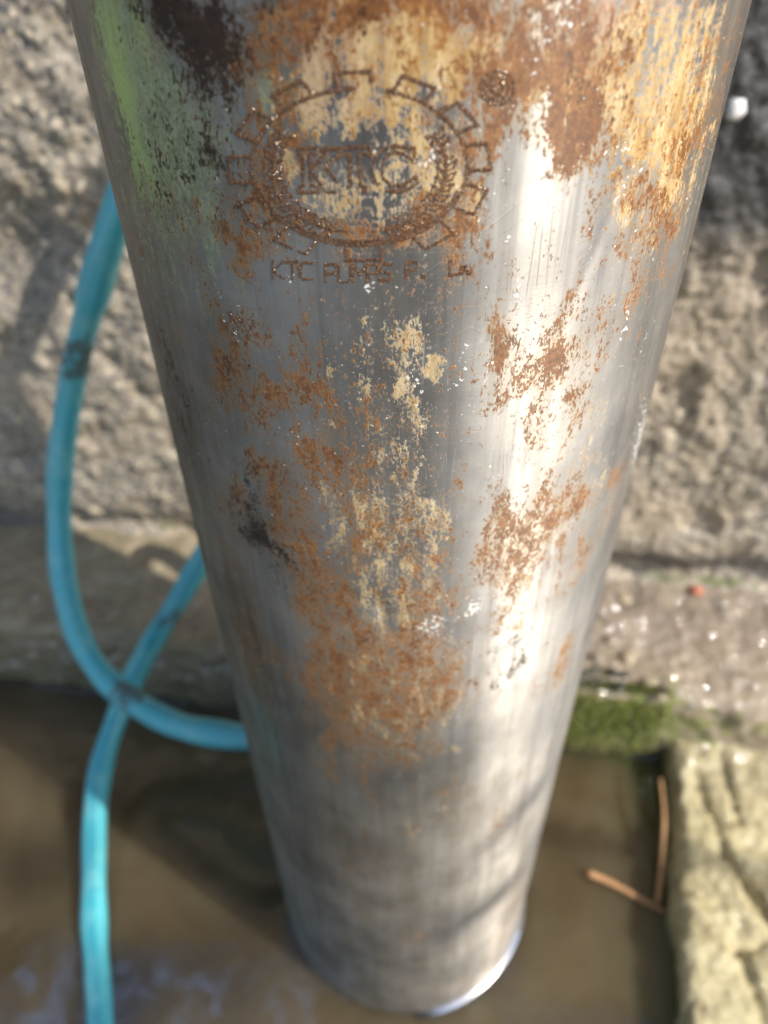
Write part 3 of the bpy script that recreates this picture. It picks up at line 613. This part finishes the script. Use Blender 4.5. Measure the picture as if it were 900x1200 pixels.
# local casing radius under a mark
def local_r(s, z):
    i = int(round((s/PR+math.pi)/(2*math.pi)*ns)) % ns; j = int(np.clip(np.searchsorted(zs, z), 0, nz-1)); return wob[j*ns+i]
def marks(name, strokes, parent, step=.00036, halfw=.00036, org=(0, 0), sc=1.0, label=None, jitter=.12, gap=.70):
    """strokes in photograph pixels; each becomes a row of small punched ticks with a raised burr, laid on the steel"""
    rng = random.Random(name+str(strokes[0][0])); V = []; F = []; MI = []
    for st in strokes:
        pts = [on_pump(org[0]+x*sc, org[1]+y*sc)[:2] for x, y in st]
        for (s0, z0), (s1, z1) in zip(pts[:-1], pts[1:]):
            L = math.hypot(s1-s0, z1-z0)
            if L < 1e-6: continue
            k = max(1, int(L/step)); dx, dz = (s1-s0)/L, (z1-z0)/L; nx, nz_ = -dz, dx
            for q in range(k+1):
                t = q/k; s = s0+(s1-s0)*t+rng.uniform(-1, 1)*step*jitter; z = z0+(z1-z0)*t+rng.uniform(-1, 1)*step*jitter
                if vnoise(np.array([[s, z, 0.]]), 420, 5)[0] > gap: continue
                hw = halfw*rng.uniform(.6, 1.2)*(1+.35*vnoise(np.array([[s, z, 0.]]), 260, 9)[0]); tl = step*.42*rng.uniform(.85, 1.3); lr = local_r(s, z)
                def pt(a, b, o): return surf(s+nx*a+dx*b, z+nz_*a+dz*b, lr+o)
                b0 = len(V)
                # dark punched tick: shallow tent
                V.extend([pt(-hw, -tl, .00004), pt(hw, -tl, .00004), pt(hw, tl, .00004), pt(-hw, tl, .00004), pt(-hw*.7, 0, .00013), pt(hw*.7, 0, .00013)])
                F.extend([(b0, b0+1, b0+5, b0+4), (b0+2, b0+3, b0+4, b0+5), (b0+1, b0+2, b0+5), (b0+3, b0, b0+4)]); MI += [0]*4
                if rng.random() < .30:   # burr thrown up beside it
                    b0 = len(V); c_ = tl*1.75; w = hw*rng.uniform(.4, .9)
                    V.extend([pt(-w, c_-tl*.45, .00004), pt(w, c_-tl*.45, .00004), pt(w, c_+tl*.45, .00004), pt(-w, c_+tl*.45, .00004), pt(0, c_, .00016)])
                    F.extend([(b0, b0+1, b0+4), (b0+1, b0+2, b0+4), (b0+2, b0+3, b0+4), (b0+3, b0, b0+4)]); MI += [1]*4
    o = link(name, poly_mesh(name, V, F, MI), [M_PIT, M_BURR], parent, False)
    if label: o['label'] = label
    return o
ZO, ZS = (230, 60), 390/900.0            # the crop these strokes were read from
def ellipse(cx, cy, rx, ry, a0=0, a1=360, n=60): return [(cx+rx*math.cos(R(a0+(a1-a0)*k/n)), cy+ry*math.sin(R(a0+(a1-a0)*k/n))) for k in range(n+1)]
EC = (442, 312); RX, RY = 292, 212
gear = []
tips = [-93, -63, -34, -6, 22, 52, 88, 122, 149, 178, 208, 236]
for k, a in enumerate(tips):
    w = 8.0
    def ep(d, q): return (EC[0]+RX*q*math.cos(R(d)), EC[1]+RY*q*math.sin(R(d)))
    o_ = 1.22 if k != 6 else 1.20
    gear.append([ep(a-w-1, 1.02), ep(a-w, o_), ep(a+w, o_), ep(a+w+1, 1.02)])
emblem = marks('emblem', [ellipse(*EC, RX, RY)]+[[p for p in ellipse(*EC, RX*.965, RY*.955, 20, 165, 30)]], pump, org=ZO, sc=ZS,
               label='oval gear emblem with laurel sprays and the letters KTC punched into the steel')
for g in gear: marks('gear_tooth', [g], emblem, org=ZO, sc=ZS)
# laurel sprays either side
def spray(sgn):
    out = []; cx, cy = EC
    stem = [(cx+sgn*(20+215*math.sin(R(t))), cy+175*math.cos(R(t))) for t in range(4, 126, 9)]
    out.append(stem)
    for k in range(1, len(stem)-1):
        (x, y), (x2, y2) = stem[k], stem[k+1]; L = math.hypot(x2-x, y2-y); dx, dy = (x2-x)/L, (y2-y)/L
        for side_ in (-1, 1):
            ca2, sa2 = math.cos(R(38*side_)), math.sin(R(38*side_)); ex, ey = dx*ca2-dy*sa2, dx*sa2+dy*ca2; ln = 42
            nx_, ny_ = -ey, ex
            out.append([(x, y), (x+ex*ln*.5+nx_*8, y+ey*ln*.5+ny_*8), (x+ex*ln, y+ey*ln), (x+ex*ln*.5-nx_*8, y+ey*ln*.5-ny_*8), (x, y)])
    return out
marks('laurel_spray', spray(-1), emblem, org=ZO, sc=ZS, step=.00042, halfw=.00022)
marks('laurel_spray', spray(1), emblem, org=ZO, sc=ZS, step=.00042, halfw=.00022)
# outlined KTC in the middle (read from the crop)
K_ = [[(276, 262), (326, 262), (330, 276), (308, 278), (312, 362), (330, 366), (330, 380), (276, 380), (280, 366), (292, 362), (288, 278), (276, 276), (276, 262)],
      [(316, 316), (350, 276), (338, 266), (392, 264), (388, 276), (348, 312), (392, 366), (400, 380), (352, 380), (318, 330)]]
T_ = [[(352, 262), (470, 258), (474, 288), (462, 276), (440, 276), (444, 364), (458, 368), (458, 378), (404, 380), (404, 368), (418, 364), (414, 278), (392, 280), (382, 292)]]
C_ = [[(590, 262), (592, 300), (578, 290), (560, 276), (530, 274), (508, 290), (500, 320), (508, 348), (530, 362), (560, 362), (580, 350), (596, 340), (598, 356), (576, 372), (540, 380), (506, 374), (484, 352), (476, 318), (484, 284), (506, 264), (540, 256), (572, 262), (590, 262)]]
for s_ in (K_, T_, C_): marks('emblem_letter', s_, emblem, org=ZO, sc=ZS, step=.00034, halfw=.00034)
marks('emblem_letter', [[(520, 300), (560, 300), (560, 318)], [(524, 330), (548, 340), (570, 330)]], emblem, org=ZO, sc=ZS, step=.0005, halfw=.0003) if False else None
# lettering under the emblem
GL = {'K': [[(0, 0), (0, 1)], [(.9, 0), (.05, .55), (.95, 1)]], 'T': [[(0, 0), (1, 0)], [(.5, 0), (.5, 1)]], 'C': [[(1, .05), (.2, 0), (0, .25), (0, .75), (.2, 1), (1, .95)]],
      'P': [[(0, 1), (0, 0), (.8, 0), (1, .2), (.85, .5), (0, .52)]], 'U': [[(0, 0), (0, .85), (.25, 1), (.8, 1), (1, .8), (1, 0)]], 'M': [[(0, 1), (0, 0), (.5, .6), (1, 0), (1, 1)]],
      'S': [[(1, .05), (.2, 0), (0, .25), (.2, .48), (.85, .55), (1, .78), (.8, 1), (0, .95)]], 'L': [[(0, 0), (0, 1), (.9, .96)]], '.': [[(0, .82), (.16, .82), (.16, 1), (0, 1), (0, .82)]],
      's': [[(.9, .3), (.2, .3), (.2, .62), (.9, .7), (.7, 1), (0, .9)]]}
row = [('K', 208, 566, 32, 48), ('T', 246, 568, 30, 46), ('C', 282, 570, 34, 46), ('P', 350, 576, 30, 48), ('U', 386, 578, 32, 46), ('M', 424, 576, 38, 46), ('P', 464, 576, 28, 46), ('S', 494, 574, 34, 46),
       ('P', 568, 572, 32, 42), ('.', 612, 572, 36, 40), ('L', 686, 566, 34, 40), ('.', 736, 560, 40, 42), ('s', 712, 576, 22, 26)]
for ch, x, y, w, h in row:
    sk = -.10 if x > 560 else 0
    st = [[(x+a*w, y+b*h+sk*a*w) for a, b in s] for s in GL[ch]]
    marks('stamped_letter', st, pump, org=ZO, sc=ZS, step=.00034, halfw=.00031, gap=2)
# round stamped mark to the upper right of the emblem
rm = [ellipse(816, 100, 44, 46, 0, 360, 26), ellipse(816, 100, 30, 32, 0, 360, 20), [(800, 82), (800, 122)], [(800, 82), (826, 84), (828, 98), (802, 102), (832, 122)], ellipse(816, 100, 16, 17, 0, 360, 12)]
marks('round_mark', rm, pump, org=ZO, sc=ZS, step=.0005, halfw=.0004, label='small round punched mark to the upper right of the emblem')

# ------------------------------------------------------------------ hose
hp = [(.045, .120, .72), (.030, .125, .60)]
hp += [at_depth(*p) for p in ((185, 120, .36), (150, 215, .375), (128, 275, .385), (104, 360, .41), (86, 440, .44), (74, 530, .465), (71, 610, .48), (76, 680, .485), (92, 745, .485), (120, 793, .48), (158, 826, .47), (205, 850, .455), (255, 862, .445), (300, 864, .44))]
hp += [at_depth(*p) for p in ((345, 845, .44), (395, 790, .445), (420, 700, .445), (400, 620, .455), (350, 575, .47), (300, 580, .49))]
hp += [at_depth(*p) for p in ((262, 610, .50), (238, 655, .515), (207, 708, .52), (172, 765, .525), (143, 825, .528), (122, 885, .520), (113, 950, .505), (112, 1020, .487), (113, 1085, .470), (116, 1135, .456), (119, 1180, .4445), (121, 1230, .432), (122, 1280, .422))]
hc = catmull(hp, 12); hr = [.0084]*60+[.0076]*len(hc)
hc = [p_+Vector((fbm(np.array([p_[:]]), 9, 2, .5, 3)[0], fbm(np.array([p_[:]]), 9, 2, .5, 13)[0], 0))*.0035 for p_ in hc]; hr = [r_*(1+.07*math.sin(k_*.31)*math.sin(k_*.083)) for k_, r_ in enumerate(hr)]
me = tube_mesh('garden_hose', hc, hr[:len(hc)], 28, True, .02)
grv = np.zeros(len(me.vertices)); co = np.zeros(len(me.vertices)*3); me.vertices.foreach_get('co', co); co = co.reshape(-1, 3)
for (px, py, d, rr) in ((92, 425, .43, .012), (98, 410, .42, .008), (152, 812, .47, .012), (205, 725, .52, .012), (112, 1050, .48, .006), (225, 857, .45, .006)):
    p = np.array(at_depth(px, py, d)); grv += np.exp(-np.sum((co-p)**2, 1)/rr**2)
a_ = me.attributes.new('grime', 'FLOAT', 'POINT'); a_.data.foreach_set('value', np.clip(grv, 0, 1).astype(np.float32))
hose = tag(link('garden_hose', me, M_HOSE), 'teal blue plastic hose looping behind the pump and down into the water', 'hose')

# ------------------------------------------------------------------ twig, pebbles, chips, moss
M_TWIG = mat_simple('brown_twig', (.30, .15, .06), (.52, .30, .14), 400, .6, .5)
tw = [on_plane(*p, 2, z) for p, z in (((689, 1023), .004), ((715, 1034), .003), ((748, 1052), .002), ((779, 1069), .002))]
tc = catmull(tw, 6)
twig = tag(link('twig', tube_mesh('twig', tc, list(np.linspace(.0024, .0016, len(tc))), 10), M_TWIG), 'thin orange brown twig floating on the water near the stone ledge', 'twig')
tw2 = catmull([on_plane(*p, 2, z) for p, z in (((774, 912), .024), ((778, 955), .021), ((776, 1000), .015), ((771, 1058), .006))], 6)
link('side_shoot', tube_mesh('side_shoot', tw2, list(np.linspace(.0010, .0018, len(tw2))), 8), M_TWIG, twig)

def pebble_mesh(name, r, seed, sq=(1, .8, .6), sub=2):
    bm = bmesh.new(); bmesh.ops.create_icosphere(bm, subdivisions=sub, radius=1); co = np.array([v.co[:] for v in bm.verts])
    d = 1+.28*fbm(co, 1.3, 2, .5, seed)+.10*fbm(co, 3.1, 2, .5, seed+4)
    for v, k in zip(bm.verts, d): v.co = Vector((v.co.x*sq[0], v.co.y*sq[1], v.co.z*sq[2]))*float(k)*r
    me = bpy.data.meshes.new(name); bm.to_mesh(me); bm.free(); return me
M_WHITE = mat_simple('white_lime_chip', (.62, .60, .58), (.80, .78, .76), 200, .6)
M_RED = mat_simple('red_brick_chip', (.38, .10, .05), (.55, .18, .10), 300, .7)
M_PEB = mat_simple('grey_pebble', (.16, .13, .10), (.38, .32, .25), 160, .45, .5)
M_CREAMP = mat_simple('cream_pebble', (.26, .21, .14), (.42, .34, .23), 160, .5, .5)
M_DARKP = mat_simple('dark_wet_pebble', (.03, .035, .03), (.09, .10, .08), 200, .15, .7, 0, .001)
o = link('lime_chip', pebble_mesh('lime_chip', .0048, 3, (1.1, .25, 1.2), 1), M_WHITE); p = on_plane(862, 128, 1, WALL_V-.006); o.location = p
o.rotation_euler = (0, R(-25), 0); tag(o, 'white lime chip stuck to the dark part of the wall, upper right', 'chip')
o = link('brick_chip', pebble_mesh('brick_chip', .0048, 5, (1.2, .9, .45), 1), M_RED); p = on_plane(816, 692, 2, LEDGE_H+.0015); o.location = p
tag(o, 'small red brick chip lying at the foot of the wall', 'chip')
peb = [(640+75, 640+110, .006, 'grey'), (735, 772, .007, 'cream'), (700, 770, .005, 'grey'), (760, 800, .006, 'cream'), (850, 720, .009, 'grey'), (890, 742, .008, 'grey'), (800, 745, .006, 'grey'), (730, 700, .008, 'cream'), (775, 815, .005, 'cream'), (230, 730, .006, 'grey'), (40, 700, .008, 'grey'), (120, 715, .005, 'grey')]
where = ['beside the dark pebble cluster near the pump', 'just above the dark pebble cluster', 'closest to the pump edge on the right ledge', 'behind the green moss corner', 'below the wall right of the red chip', 'at the far right photo edge under the wall',
         'left of the red chip on the wet ledge', 'near the pump under the wall on the right', 'at the corner where both ledges meet', 'between the pump and the hose on the left', 'at the far left on the shaded ledge', 'right of the hose loop on the shaded ledge']
for k, (px, py, r, c) in enumerate(peb):
    r *= .8; o = link('pebble', pebble_mesh('pebble', r, 20+k, (1, .85, .5)), M_PEB if c == 'grey' else M_CREAMP)
    o.location = on_plane(px, py, 2, LEDGE_H+r*.1); o.rotation_euler = (0, 0, k*1.3)
    tag(o, f'small {c} pebble {where[k]}', 'pebble', 'pebbles lying on the ledge')
# cluster of dark wet pebbles at the ledge arris
rg = random.Random(4); cl = tag(empty('pebble_cluster', on_plane(712, 796, 2, LEDGE_H)), 'clump of dark wet gravel on the ledge edge right of the pump', 'gravel')
for k in range(14):
    r = rg.uniform(.0022, .004); o = link('stone', pebble_mesh('stone', r, 60+k), M_DARKP, cl)
    o.location = (rg.gauss(0, .010), rg.gauss(0, .005), rg.uniform(.0, .005))
# moss tufts: real blades on the green corner
rg = random.Random(9); V = []; F = []
for k in range(5200):
    x = mz.x+rg.gauss(0, .036); t = rg.random()
    if t < .75: base = Vector((x, LEDGE_V-.001+rg.uniform(-.002, .002), rg.uniform(.004, LEDGE_H-.004))); nrm = Vector((0, -1, .35))
    else: base = Vector((x, LEDGE_V+rg.uniform(0, .008), LEDGE_H+.001)); nrm = Vector((0, -.3, 1))
    if x > SIDE_U or x < .03: continue
    d = (nrm+Vector((rg.gauss(0, .5), rg.gauss(0, .5), rg.gauss(0, .5)))).normalized()*rg.uniform(.0025, .0055); sdv = d.cross(Vector((rg.random(), rg.random(), rg.random()))).normalized()*.0005
    b0 = len(V); V.extend([base-sdv, base+sdv, base+d]); F.append((b0, b0+1, b0+2))
M_MOSS = mat_simple('moss_green', (.08, .10, .016), (.28, .31, .06), 200, .7)
tag(link('moss', poly_mesh('moss', V, F), M_MOSS, None, False), 'bright green moss on the ledge face right of the pump foot', 'moss', None, 'stuff')
